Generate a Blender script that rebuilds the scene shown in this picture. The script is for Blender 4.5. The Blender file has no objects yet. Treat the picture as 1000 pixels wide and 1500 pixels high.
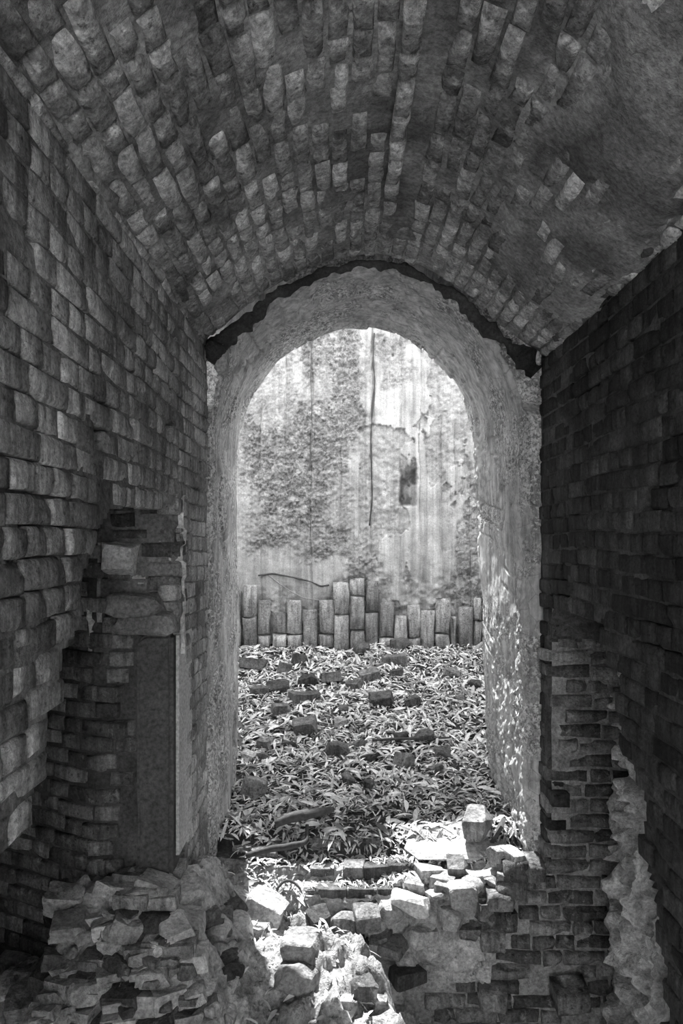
import bpy, bmesh, math, random
import numpy as np
from mathutils import Vector, Matrix, Euler

random.seed(7)
rng = np.random.default_rng(7)
scene = bpy.context.scene
COL = scene.collection
EYE = 1.6

# ------------------------------------------------------------------ camera, sky, sun, exposure
cam_d = bpy.data.cameras.new('camera')
cam = bpy.data.objects.new('camera', cam_d)
COL.objects.link(cam)
cam.location = (0, 0, EYE)
cam.rotation_euler = (math.radians(90), 0, 0)
cam_d.sensor_fit = 'VERTICAL'
cam_d.sensor_height = 36
cam_d.sensor_width = 24
cam_d.lens = 24
cam_d.shift_x = -5 / 1500
cam_d.shift_y = 40 / 1500
cam_d.clip_start = 0.02
scene.camera = cam

world = bpy.data.worlds.new('sky')
scene.world = world
world.use_nodes = True
bgn = world.node_tree.nodes['Background']
bgn.inputs['Color'].default_value = (1, 1, 1, 1)
bgn.inputs['Strength'].default_value = 1.0

sun_d = bpy.data.lights.new('sun', 'SUN')
sun_d.energy = 3.3
sun_d.angle = math.radians(0.6)
sun = bpy.data.objects.new('sun', sun_d)
COL.objects.link(sun)
SUN_DIR = Vector((0.125, -0.62, -1.0)).normalized()      # the way the light travels
sun.rotation_euler = SUN_DIR.to_track_quat('-Z', 'Y').to_euler()
sun.location = (-1, 8, 9)

vs = scene.view_settings
vs.view_transform = 'Standard'
vs.look = 'None'
vs.exposure = 2.25
vs.gamma = 1.0
vs.use_curve_mapping = False
scene.cycles.max_bounces = 10
scene.cycles.diffuse_bounces = 7

# ------------------------------------------------------------------ small maths
def P(px, py, d):
    return Vector(((px - 505) * d / 1000, d, EYE - (py - 790) * d / 1000))

def proj(p):
    d = np.maximum(p[..., 1], 0.05)
    return 505 + p[..., 0] * 1000 / d, 790 - (p[..., 2] - EYE) * 1000 / d

def _hash(ix, iy, iz, seed):
    h = (ix.astype(np.int64) * 374761393 + iy.astype(np.int64) * 668265263 + iz.astype(np.int64) * 2147483647 + seed * 1274126177) & 0xFFFFFFFF
    h = ((h ^ (h >> 13)) * 1274126177) & 0xFFFFFFFF
    h = ((h ^ (h >> 16)) * 2246822519) & 0xFFFFFFFF
    return ((h ^ (h >> 15)) & 0xFFFFFF) / float(0xFFFFFF)

def vnoise(x, y, z, seed=0):
    x, y, z = np.broadcast_arrays(np.asarray(x, float), np.asarray(y, float), np.asarray(z, float))
    ix, iy, iz = np.floor(x), np.floor(y), np.floor(z)
    fx, fy, fz = x - ix, y - iy, z - iz
    fx, fy, fz = [f * f * (3 - 2 * f) for f in (fx, fy, fz)]
    r = 0
    for a in (0, 1):
        for b in (0, 1):
            for c in (0, 1):
                w = (fx if a else 1 - fx) * (fy if b else 1 - fy) * (fz if c else 1 - fz)
                r = r + w * _hash(ix + a, iy + b, iz + c, seed)
    return r * 2 - 1

def fbm(x, y, z, octv=4, seed=0, gain=0.5):
    r, a, f = 0, 1.0, 1.0
    for i in range(octv):
        r = r + a * vnoise(np.asarray(x) * f, np.asarray(y) * f, np.asarray(z) * f, seed + i * 17)
        a *= gain
        f *= 2.03
    return r

def cells(x, y, seed=0):
    """2D Voronoi: (F1, F2, id value of the nearest cell)."""
    x, y = np.asarray(x, float), np.asarray(y, float)
    ix, iy = np.floor(x), np.floor(y)
    z0 = np.zeros_like(ix)
    f1 = np.full_like(x, 9.0); f2 = np.full_like(x, 9.0); idv = np.zeros_like(x)
    for a in (-1, 0, 1):
        for b in (-1, 0, 1):
            cx, cy = ix + a, iy + b
            qx = cx + _hash(cx, cy, z0, seed); qy = cy + _hash(cx, cy, z0 + 1, seed)
            d = np.hypot(x - qx, y - qy)
            v = _hash(cx, cy, z0 + 2, seed)
            near = d < f1
            f2 = np.where(near, f1, np.minimum(f2, d))
            idv = np.where(near, v, idv)
            f1 = np.where(near, d, f1)
    return f1, f2, idv

def sstep(a, b, x):
    t = np.clip((np.asarray(x, float) - a) / (b - a), 0, 1)
    return t * t * (3 - 2 * t)

def in_poly(px, py, poly):
    px, py = np.asarray(px, float), np.asarray(py, float)
    c = np.zeros(px.shape, bool)
    n = len(poly)
    for i in range(n):
        x0, y0 = poly[i]; x1, y1 = poly[(i + 1) % n]
        if y0 == y1: continue
        c ^= ((y0 > py) != (y1 > py)) & (px < (x1 - x0) * (py - y0) / (y1 - y0) + x0)
    return c

# ------------------------------------------------------------------ materials
class NT:
    def __init__(self, name):
        self.m = bpy.data.materials.new(name)
        self.m.use_nodes = True
        self.t = self.m.node_tree
        self.bsdf = self.t.nodes['Principled BSDF']
        self.geo = self.n('ShaderNodeNewGeometry')
        self.pos = self.geo.outputs['Position']
    def n(self, typ, **kw):
        nd = self.t.nodes.new(typ)
        for k, v in kw.items(): setattr(nd, k, v)
        return nd
    def link(self, a, b): self.t.links.new(a, b)
    def put(self, sock, v):
        if isinstance(v, (int, float)): sock.default_value = v
        else: self.link(v, sock)
    def math(self, op, a, b=0.0, clamp=False):
        nd = self.n('ShaderNodeMath', operation=op, use_clamp=clamp)
        self.put(nd.inputs[0], a); self.put(nd.inputs[1], b)
        return nd.outputs[0]
    def noise(self, scale, detail=4, rough=0.55, vec=None, dist=0.0):
        nd = self.n('ShaderNodeTexNoise')
        nd.inputs['Scale'].default_value = scale
        nd.inputs['Detail'].default_value = detail
        nd.inputs['Roughness'].default_value = rough
        nd.inputs['Distortion'].default_value = dist
        self.link(vec or self.pos, nd.inputs['Vector'])
        return nd.outputs['Fac']
    def stretch(self, sx, sy, sz):
        nd = self.n('ShaderNodeVectorMath', operation='MULTIPLY')
        self.link(self.pos, nd.inputs[0]); nd.inputs[1].default_value = (sx, sy, sz)
        return nd.outputs[0]
    def vor(self, scale, feature='F1'):
        nd = self.n('ShaderNodeTexVoronoi', feature=feature)
        nd.inputs['Scale'].default_value = scale
        self.link(self.pos, nd.inputs['Vector'])
        return nd.outputs['Distance']
    def remap(self, v, a, b, c=0.0, d=1.0):
        nd = self.n('ShaderNodeMapRange', clamp=True)
        self.put(nd.inputs[0], v)
        for i, q in enumerate((a, b, c, d)): nd.inputs[i + 1].default_value = q
        return nd.outputs[0]
    def mix(self, f, a, b):
        nd = self.n('ShaderNodeMix', data_type='FLOAT')
        self.put(nd.inputs[0], f); self.put(nd.inputs[2], a); self.put(nd.inputs[3], b)
        return nd.outputs[0]
    def rand(self):
        oi = self.n('ShaderNodeObjectInfo')
        s = self.math('ADD', oi.outputs['Random'], self.geo.outputs['Random Per Island'])
        return self.math('FRACT', s)
    def finish(self, val, rough=0.9, bumps=(), spec=0.2):
        cb = self.n('ShaderNodeCombineColor')
        for i in range(3): self.link(val, cb.inputs[i])
        self.link(cb.outputs[0], self.bsdf.inputs['Base Color'])
        self.bsdf.inputs['Roughness'].default_value = rough
        self.bsdf.inputs['Specular IOR Level'].default_value = spec
        prev = None
        for h, strength, dist in bumps:
            b = self.n('ShaderNodeBump')
            b.inputs['Strength'].default_value = strength
            b.inputs['Distance'].default_value = dist
            self.link(h, b.inputs['Height'])
            if prev: self.link(prev, b.inputs['Normal'])
            prev = b.outputs[0]
        if prev: self.link(prev, self.bsdf.inputs['Normal'])
        return self.m

def brick_mat(name, lo, hi, wash=0.5, wash_amt=0.4, soot=0.5):
    t = NT(name)
    r = t.rand()
    base = t.remap(t.math('POWER', r, 1.6), 0, 1, lo, hi)
    fine = t.noise(85, 6, 0.75)
    base = t.math('MULTIPLY', base, t.remap(fine, 0.3, 0.7, 0.45, 1.55))
    # worn limewash left in patches
    wn = t.noise(13, 7, 0.75, dist=0.3)
    base = t.mix(t.math('MULTIPLY', t.remap(wn, wash, wash + 0.08), wash_amt), base, hi * 1.5)
    # vertical streaks, dark pits and soot stains
    st = t.noise(1.0, 6, 0.65, vec=t.stretch(30, 30, 4))
    base = t.math('MULTIPLY', base, t.remap(st, 0.36, 0.6, 0.55, 1.2))
    pit = t.noise(45, 4, 0.7)
    base = t.math('MULTIPLY', base, t.remap(pit, 0.30, 0.42, 0.3, 1.0))
    so = t.noise(2.6, 6, 0.7)
    base = t.math('MULTIPLY', base, t.remap(so, 0.40, 0.56, 1 - soot, 1.1))
    return t.finish(base, 0.92, ((t.noise(30, 5, 0.65), 0.8, 0.016), (fine, 0.8, 0.007)))

def mortar_mat(name, lo, hi, bump=0.8, soot=0.4, scale=1.0):
    t = NT(name)
    n1 = t.noise(5 * scale, 6, 0.65)
    n2 = t.noise(60, 5, 0.7)
    v = t.remap(n1, 0.3, 0.7, lo, hi)
    v = t.math('MULTIPLY', v, t.remap(n2, 0.3, 0.7, 0.5, 1.5))
    so = t.noise(1.9, 5, 0.65)
    v = t.math('MULTIPLY', v, t.remap(so, 0.38, 0.62, 1 - soot, 1.1))
    return t.finish(v, 0.95, ((t.noise(22, 5, 0.65), bump, 0.02), (n2, 0.6, 0.005)))

M = {}
M['brick_left'] = brick_mat('worn grey brick', 0.26, 0.52, 0.57, 0.5, 0.45)
M['brick_right'] = brick_mat('dark passage brick', 0.038, 0.11, 0.6, 0.4, 0.5)  # darker base than the left wall brick
M['brick_vault'] = brick_mat('limewashed vault brick', 0.30, 0.66, 0.56, 0.6, 0.6)
M['brick_far'] = brick_mat('bare broken brick', 0.10, 0.30, 0.56, 0.6, 0.4)
M['brick_sun'] = brick_mat('pitted pale brick', 0.20, 0.48, 0.58, 0.4, 0.3)
M['mortar'] = mortar_mat('lime mortar', 0.14, 0.32)
M['mortar_dark'] = mortar_mat('dark mortar', 0.045, 0.13)  # darker base than the lime mortar
M['mortar_vault'] = mortar_mat('vault mortar and plaster', 0.14, 0.42, 0.7, 0.6)
M['core'] = mortar_mat('crumbling mortar core', 0.34, 0.85, 1.0, 0.3, 1.6)
M['rubble'] = mortar_mat('rubble lime', 0.24, 0.62, 1.0, 0.35, 1.4)
M['cross_mortar'] = mortar_mat('grey cross wall mortar', 0.16, 0.40, 1.0, 0.3, 1.6)
M['stone'] = brick_mat('broken stone', 0.10, 0.34, 0.55, 0.5, 0.3)
M['stone_dark'] = brick_mat('dark broken stone', 0.08, 0.22, 0.62, 0.4, 0.3)
M['stone_pale'] = brick_mat('pale broken stone', 0.32, 0.5, 0.55, 0.4, 0.2)
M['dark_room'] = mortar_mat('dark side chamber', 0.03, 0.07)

def plaster_reveal():
    t = NT('old whitewashed reveal plaster')
    v = t.remap(t.noise(5, 7, 0.7), 0.32, 0.68, 0.26, 0.66)
    st = t.noise(1.0, 6, 0.65, vec=t.stretch(26, 26, 1.6))
    v = t.math('MULTIPLY', v, t.remap(st, 0.36, 0.6, 0.6, 1.2))
    sp = t.noise(55, 5, 0.75)
    band = t.noise(2.2, 5, 0.65)
    f = t.math('MULTIPLY', t.remap(sp, 0.47, 0.56), t.remap(band, 0.46, 0.56))
    v = t.mix(t.math('MULTIPLY', f, 0.75), v, 0.08)
    pale = t.math('MULTIPLY', t.remap(t.noise(48, 5, 0.7), 0.52, 0.58), t.remap(band, 0.44, 0.56))
    v = t.mix(t.math('MULTIPLY', pale, 0.8), v, 0.8)
    cr = t.vor(7, 'DISTANCE_TO_EDGE')
    v = t.math('MULTIPLY', v, t.remap(cr, 0.0, 0.012, 0.55, 1.0))
    return t.finish(v, 0.9, ((t.noise(30, 6, 0.75), 0.6, 0.012), (sp, 0.6, 0.006)))
M['reveal'] = plaster_reveal()

def concrete_back():
    t = NT('stained board-marked render')
    v = t.remap(t.noise(4, 7, 0.7), 0.32, 0.68, 0.36, 0.70)
    st = t.noise(1.0, 7, 0.65, vec=t.stretch(22, 1, 0.9))
    v = t.math('MULTIPLY', v, t.remap(st, 0.34, 0.62, 0.68, 1.15))
    at = t.n('ShaderNodeAttribute', attribute_name='rough')
    rough = at.outputs['Fac']
    sp = t.noise(42, 8, 0.85)
    dirty = t.remap(sp, 0.38, 0.64, 0.06, 0.48)
    v = t.mix(t.math('MULTIPLY', rough, t.remap(t.noise(9, 6, 0.8), 0.36, 0.52)), v, dirty)
    at2 = t.n('ShaderNodeAttribute', attribute_name='stain')
    v = t.mix(at2.outputs['Fac'], v, 0.035)
    v = t.math('MULTIPLY', v, t.remap(t.noise(100, 4, 0.7), 0.3, 0.7, 0.72, 1.2))
    return t.finish(v, 0.9, ((sp, 0.8, 0.018), (t.noise(120, 3, 0.6), 0.5, 0.004)))
M['back'] = concrete_back()

def simple_mat(name, lo, hi, rough=0.85, scale=30, bump=0.5):
    t = NT(name)
    r = t.rand()
    v = t.remap(r, 0, 1, lo, hi)
    n = t.noise(scale, 4, 0.6)
    v = t.math('MULTIPLY', v, t.remap(n, 0.3, 0.7, 0.7, 1.25))
    return t.finish(v, rough, ((n, bump, 0.004),), 0.3)

def leaf_mat(name='dry fallen leaves', lo=0.06, hi=0.92):
    t = NT(name)
    r = t.math('POWER', t.rand(), 0.95)
    v = t.remap(r, 0, 1, lo, hi)
    v = t.math('MULTIPLY', v, t.remap(t.noise(60, 3, 0.6), 0.3, 0.7, 0.8, 1.15))
    return t.finish(v, 0.6, ((t.noise(150, 2, 0.5), 0.3, 0.001),), 0.35)
M['leaf'] = leaf_mat()
M['leaf_pale'] = leaf_mat('pale dry leaf', 0.5, 0.85)
M['soil'] = mortar_mat('leaf mould soil', 0.03, 0.09, 1.0, 0.2, 2)
M['bark'] = simple_mat('dark weathered bark', 0.06, 0.09, 0.9, 45, 1.0)
M['twig'] = simple_mat('dry twig', 0.2, 0.55, 0.8, 60, 0.4)
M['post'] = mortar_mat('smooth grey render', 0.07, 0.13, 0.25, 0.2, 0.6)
M['post_lit'] = mortar_mat('lit grey render', 0.42, 0.55, 0.25, 0.1, 0.6)  # paler copy of the post render, grazing light put into the colour
M['mass'] = mortar_mat('pale pitted cement', 0.22, 0.50, 1.0, 0.3, 1.8)
M['slab'] = mortar_mat('pale cement slab', 0.42, 0.62, 0.5, 0.15)

# ------------------------------------------------------------------ object helpers
def mesh_from(name, verts, faces, mat, smooth=False):
    me = bpy.data.meshes.new(name)
    v = np.ascontiguousarray(np.asarray(verts, np.float32).reshape(-1, 3))
    if isinstance(faces, np.ndarray):
        k = faces.shape[1]
        me.vertices.add(len(v)); me.vertices.foreach_set('co', v.ravel())
        me.loops.add(faces.size); me.loops.foreach_set('vertex_index', faces.astype(np.int32).ravel())
        me.polygons.add(len(faces)); me.polygons.foreach_set('loop_start', np.arange(0, faces.size, k, dtype=np.int32))
        me.update(calc_edges=True)
    else:
        me.from_pydata([tuple(map(float, q)) for q in v], [], faces)
    me.validate()
    if smooth:
        me.polygons.foreach_set('use_smooth', np.ones(len(me.polygons), bool))
    if mat: me.materials.append(M[mat])
    me.update()
    return me

def add(name, me, parent=None, mat4=None):
    o = bpy.data.objects.new(name, me)
    COL.objects.link(o)
    if parent: o.parent = parent
    if mat4 is not None: o.matrix_basis = mat4
    return o

def structure(o, label, cat):
    o['kind'] = 'structure'; o['label'] = label; o['category'] = cat
    return o

def thing(o, label, cat, group=None):
    o['label'] = label; o['category'] = cat
    if group: o['group'] = group
    return o

def frame(c, u, v, n, scale=(1, 1, 1)):
    m = Matrix.Identity(4)
    for i, (a, s) in enumerate(zip((u, v, n), scale)):
        for k in range(3): m[k][i] = a[k] * s
    for k in range(3): m[k][3] = c[k]
    return m

def grid_faces(nu, nv, mask=None):
    i, j = np.meshgrid(np.arange(nu - 1), np.arange(nv - 1), indexing='ij')
    a = i * nv + j
    f = np.stack([a, a + nv, a + nv + 1, a + 1], -1)
    if mask is not None: return f[mask]
    return f.reshape(-1, 4)

def shell(front, back, mask):
    """front/back (nu,nv,3) vertex grids, mask of kept cells -> a closed thick sheet."""
    nu, nv = front.shape[:2]
    n = nu * nv
    v = np.concatenate([front.reshape(-1, 3), back.reshape(-1, 3)])
    f = [grid_faces(nu, nv, mask), (grid_faces(nu, nv, mask) + n)[:, ::-1]]
    pad = np.zeros((nu + 1, nv + 1), bool); pad[1:-1, 1:-1] = mask
    idx = lambda i, j: i * nv + j
    q = []
    I, J = np.nonzero(pad[1:, :] != pad[:-1, :])
    for i, j in zip(I, J):
        if 1 <= j <= nv - 1:
            a, b = idx(i, j - 1), idx(i, j)
            q.append((a, b, b + n, a + n) if pad[i + 1, j] else (b, a, a + n, b + n))
    I, J = np.nonzero(pad[:, 1:] != pad[:, :-1])
    for i, j in zip(I, J):
        if 1 <= i <= nu - 1:
            a, b = idx(i - 1, j), idx(i, j)
            q.append((b, a, a + n, b + n) if pad[i, j + 1] else (a, b, b + n, a + n))
    if q: f.append(np.array(q))
    f = np.concatenate(f)
    used = np.unique(f)
    remap = np.zeros(len(v), int); remap[used] = np.arange(len(used))
    return v[used], remap[f]

# ---- bricks that sit in a wall: x length, y height, +z outward
def set_brick(L, H, D, seed, wear=0.006):
    r = np.random.default_rng(seed)
    hx, hy, c = L / 2, H / 2, wear * 1.3
    ring = [(-1, -1), (0, -1), (1, -1), (1, 0), (1, 1), (0, 1), (-1, 1), (-1, 0)]
    v = []
    for a, b in ring:
        cc = c * r.uniform(0.7, 2.0)
        v.append((a * (hx - cc) + r.normal(0, wear * .4), b * (hy - cc) + r.normal(0, wear * .4), r.normal(0, wear * .35)))
    for a, b in ring:
        v.append((a * hx + r.normal(0, wear * .5), b * hy + r.normal(0, wear * .5), -c * r.uniform(0.9, 2.2)))
    for a, b in ring:
        v.append((a * hx, b * hy, -D))
    v.append((r.normal(0, .01), r.normal(0, .006), r.uniform(-.2, .5) * wear))
    # chipped corner now and then
    if r.random() < 0.45:
        k = int(r.choice([0, 2, 4, 6])); s = r.uniform(1.5, 3.0)
        v[k] = (v[k][0] * (1 - .05 * s), v[k][1] * (1 - .09 * s), v[k][2] - wear * s)
        v[8 + k] = (v[8 + k][0], v[8 + k][1], v[8 + k][2] - wear * s * 2)
    f = []
    for i in range(8):
        j = (i + 1) % 8
        f.append((24, i, j)); f.append((i, 8 + i, 8 + j)); f.append((i, 8 + j, j))
        f.append((8 + i, 16 + i, 16 + j)); f.append((8 + i, 16 + j, 8 + j))
    f += [(16, 23, 22), (16, 22, 18), (18, 22, 20), (16, 18, 17), (18, 20, 19), (20, 22, 21)]
    return np.array(v), np.array(f)

class BrickSet:
    """Collects bricks of one wall; the 300 that show largest become objects, the others one joined part."""
    def __init__(self, mat, parent, most=300, name='brick', depth=0.09, wear=0.0032, sizes=((0.105, 0.062), (0.215, 0.062))):
        self.mat, self.parent, self.most, self.name = mat, parent, most, name
        self.var = {}
        self.items = []
        for k, (L, H) in enumerate(sizes):
            self.var[k] = [(L, H) + set_brick(L, H, depth, 1000 * k + s + int(L * 7777), wear) for s in range(14)]
    def put(self, c, u, v, n, L, H, kind=None, jit=0.006):
        if kind is None:
            kind = min(self.var, key=lambda k: abs(self.var[k][0][0] - L))
        s = int(rng.integers(14))
        L0, H0 = self.var[kind][s][:2]
        u, v, n = Vector(u).normalized(), Vector(v).normalized(), Vector(n).normalized()
        R = Matrix.Rotation(rng.normal(0, jit), 3, n) @ Matrix.Rotation(rng.normal(0, jit * 1.6), 3, v) @ Matrix.Rotation(rng.normal(0, jit * 1.6), 3, u)
        flip = 1 if rng.random() < .5 else -1
        u, v, n = R @ u * flip, R @ v * flip, R @ n
        m = frame(c, u, v, n, (L / L0, H / H0, 1))
        self.items.append((m, kind, s, L, H))
    def build(self, view=True):
        if not self.items: return
        ctr = np.array([[m[0][3], m[1][3], m[2][3]] for m, *_ in self.items])
        score = []
        for (m, k, s, L, H), c in zip(self.items, ctr):
            q = np.array([m @ Vector((a * L / 2 / (L / self.var[k][s][0]), b * H / 2 / (H / self.var[k][s][1]), 0)) for a, b in ((-1, -1), (1, -1), (1, 1), (-1, 1))])
            px, py = proj(q)
            cx, cy = px.mean(), py.mean()
            ok = c[1] > .4 and -15 < cx < 1015 and -15 < cy < 1515
            ar = 0.5 * abs(np.dot(px, np.roll(py, -1)) - np.dot(py, np.roll(px, -1)))
            score.append(ar if ok else -1)
        order = np.argsort(-np.array(score))
        big = [i for i in order[:self.most] if score[i] > 60]
        meshes = {}
        for i in big:
            m, k, s, L, H = self.items[i]
            if (k, s) not in meshes:
                meshes[(k, s)] = mesh_from(self.name, self.var[k][s][2], self.var[k][s][3], self.mat)
            add(self.name, meshes[(k, s)], self.parent, m)
        rest = set(range(len(self.items))) - set(big)
        V, F, off = [], [], 0
        for i in rest:
            m, k, s, L, H = self.items[i]
            v, f = self.var[k][s][2:]
            a = np.array(m)
            V.append(v @ a[:3, :3].T + a[:3, 3]); F.append(f + off); off += len(v)
        if V:
            o = add('brickwork', mesh_from('brickwork', np.concatenate(V), np.concatenate(F), self.mat), self.parent)
            o['kind'] = 'stuff'

# ---- loose stones
def hull_mesh(name, pts, mat, sub=0, rough=0.0, seed=0):
    bm = bmesh.new()
    for p in pts: bm.verts.new(p)
    r = bmesh.ops.convex_hull(bm, input=bm.verts)
    bad = [g for g in r['geom_interior'] + r['geom_unused'] if isinstance(g, bmesh.types.BMVert) and g.is_valid]
    if bad: bmesh.ops.delete(bm, geom=list(set(bad)), context='VERTS')
    if sub:
        bmesh.ops.triangulate(bm, faces=bm.faces)
        bmesh.ops.subdivide_edges(bm, edges=bm.edges, cuts=sub, use_grid_fill=True)
        bm.normal_update()
        co = np.array([v.co[:] for v in bm.verts])
        sc = 6.0
        dsp = fbm(co[:, 0] * sc, co[:, 1] * sc, co[:, 2] * sc + seed * 3.1, 4, seed)
        for v, d in zip(bm.verts, dsp): v.co += v.normal * float(d) * rough
    bmesh.ops.triangulate(bm, faces=bm.faces)
    me = bpy.data.meshes.new(name)
    bm.to_mesh(me); bm.free()
    me.materials.append(M[mat])
    return me

def stone_pts(sx, sy, sz, r, n=16):
    p = r.normal(0, 1, (n, 3)); p /= np.linalg.norm(p, axis=1)[:, None]
    p = np.sign(p) * np.abs(p) ** 0.42
    p *= r.uniform(.82, 1.0, (n, 1))
    return p * np.array((sx, sy, sz)) / 2

def brick_pts(L, W, H, r, wear=0.008, broken=0.0):
    pts = []
    for a in (-1, 1):
        for b in (-1, 1):
            for c in (-1, 1):
                k = r.uniform(.6, 1.8, 3) * wear
                x = a * L / 2
                if a > 0 and broken: x -= r.uniform(0, broken) * L
                pts += [(x - a * k[0], b * W / 2, c * H / 2), (x, b * (W / 2 - k[1]), c * H / 2), (x, b * W / 2, c * (H / 2 - k[2]))]
    return np.array(pts) + r.normal(0, wear * .12, (24, 3))

# ------------------------------------------------------------------ terrain
def ground(x, y):
    x, y = np.asarray(x, float), np.asarray(y, float)
    base = np.interp(y, [0, 1.6, 2.0, 2.4, 2.7, 3.0, 3.25, 3.40, 3.46, 3.50, 3.57, 3.60, 3.69, 3.74, 3.9, 4.3, 4.6, 5.1, 5.7, 6.35],
                        [-.8, -.75, -.55, -.32, -.22, -.17, -.25, -.26, -.19, -.172, -.165, -.112, -.105, -.03, 0.0, .05, .10, .25, .44, .63])
    # the hollow that drops away on the right in front of the threshold
    edge = 0.02 + 0.10 * np.sin(y * 5.0) + 0.25 * sstep(2.9, 2.3, y) - .12 * sstep(3.1, 3.3, y)
    pit = sstep(edge, edge + 0.22, x) * sstep(3.50, 3.46, y)
    base = base - pit * 0.75 * sstep(1.5, 2.0, y)
    # dark cleft before the threshold
    cl = np.exp(-((x + .02) / .2) ** 2 - ((y - 3.26) / .1) ** 2)
    base = base - .14 * cl
    # the bank of broken masonry on the left
    topz = np.interp(y, [1.6, 2.2, 2.5, 2.62, 2.78, 2.9, 3.3, 3.6], [-.75, -.55, -.16, 0.0, .12, .17, .08, -.05])
    xb = np.interp(y, [2.2, 2.5, 2.9, 3.3, 3.6], [-.40, -.46, -.58, -.52, -.58])
    wl = sstep(xb + .1, xb - .16, x) * sstep(3.62, 3.5, y)
    base = base * (1 - wl) + topz * wl
    far_left = sstep(-1.08, -1.32, x) * sstep(3.62, 3.5, y)
    base = base - .45 * far_left
    return base

def rough_ground(x, y):
    g = ground(x, y)
    front = sstep(3.46, 3.38, y) * (1 + .25 * sstep(.4, -.3, x)) + .75 * sstep(-.5, -.6, x) * sstep(3.6, 3.5, y) * sstep(3.38, 3.46, y) + .6 * sstep(.15, .3, x) * sstep(3.70, 3.62, y) * sstep(3.38, 3.46, y)
    f1, f2, idv = cells(x * 8 + .4 * vnoise(x * 5, y * 5, 0, 3), y * 8, 5)
    blocks = (idv - .5) * .075 * sstep(.02, .16, f2 - f1)
    lump = fbm(x * 7, y * 7, 0.3, 6, 11, .68) * .042
    soft = fbm(x * 3.3, y * 3.3, 1.2, 4, 21) * .035
    return g + front * (blocks + lump) + (1 - front) * soft

def on_ground(px, py, lift=0.0, d0=2.2, d1=6.3):
    d = np.linspace(d0, d1, 1200)
    x = (px - 505) * d / 1000; z = EYE - (py - 790) * d / 1000
    g = rough_ground(x, d)
    below = np.nonzero(z <= g + lift)[0]
    k = below[0] if len(below) else len(d) - 1
    return Vector((float(x[k]), float(d[k]), float(g[k])))

def terrain(name, x0, x1, y0, y1, step, mat):
    xs = np.arange(x0, x1 + step / 2, step); ys = np.arange(y0, y1 + step / 2, step)
    X, Y = np.meshgrid(xs, ys, indexing='ij')
    Z = rough_ground(X, Y)
    Xo = X + fbm(X * 9, Y * 9, 4.1, 3, 31) * .02 * sstep(3.6, 3.5, Y)
    me = mesh_from(name, np.stack([Xo, Y, Z], -1), grid_faces(len(xs), len(ys)), mat, True)
    return me

floor = structure(add('floor', terrain('floor', -2.6, 2.6, 3.6, 6.42, .022, 'soil')), 'leaf-strewn earth floor rising to the back wall', 'floor')
bank = structure(add('floor_front', terrain('floor_front', -2.5, 1.75, .2, 3.62, .014, 'rubble')), 'broken rubble ground in front of the arched doorway', 'floor')

v, f = [(x, y, z) for x in (-2.5, 1.75) for y in (-2.5, .25) for z in (-.85, -.78)], [(0, 1, 3, 2), (4, 6, 7, 5), (0, 4, 5, 1), (2, 3, 7, 6), (0, 2, 6, 4), (1, 5, 7, 3)]
add('earth', mesh_from('earth', v, f, 'rubble'), bank)
# ------------------------------------------------------------------ left wall
XL, XR, YE = -0.714, 1.017, 3.57
ZL, ZR = 2.635, 2.53
def onL(px, py):
    d = XL * 1000 / (px - 505); return d, EYE - (py - 790) * d / 1000
def onR(px, py):
    d = XR * 1000 / (px - 505); return d, EYE - (py - 790) * d / 1000

holeL = [onL(*p) for p in [(152, 765), (165, 745), (196, 752), (203, 736), (262, 735), (264, 925), (276, 935), (277, 1180), (272, 1262), (275, 1300), (286, 1335), (297, 1290), (304, 1270)]]
holeL += [(3.8, -.1), (3.8, -2), (.9, -2), (.9, .80)]
holeL += [onL(*p) for p in [(0, 1246), (14, 1240), (32, 1228), (42, 1180), (66, 1120), (72, 1090), (72, 1040), (92, 985), (97, 950), (126, 905), (128, 860), (138, 790), (137, 768)]]
holeR = [onR(*p) for p in [(812, 893), (848, 898), (868, 908), (880, 905), (884, 935), (887, 970), (904, 985), (907, 1010), (902, 1040), (906, 1070), (912, 1090), (918, 1120), (940, 1150), (944, 1190), (940, 1240), (945, 1275), (958, 1320), (962, 1370), (967, 1400), (979, 1430), (976, 1500)]]
holeR += [(2.2, -.4), (2.3, -2), (3.8, -2), (3.8, -.05), (3.445, -.02)] + [onR(*p) for p in [(800, 1150), (800, 1050), (801, 960)]]

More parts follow.
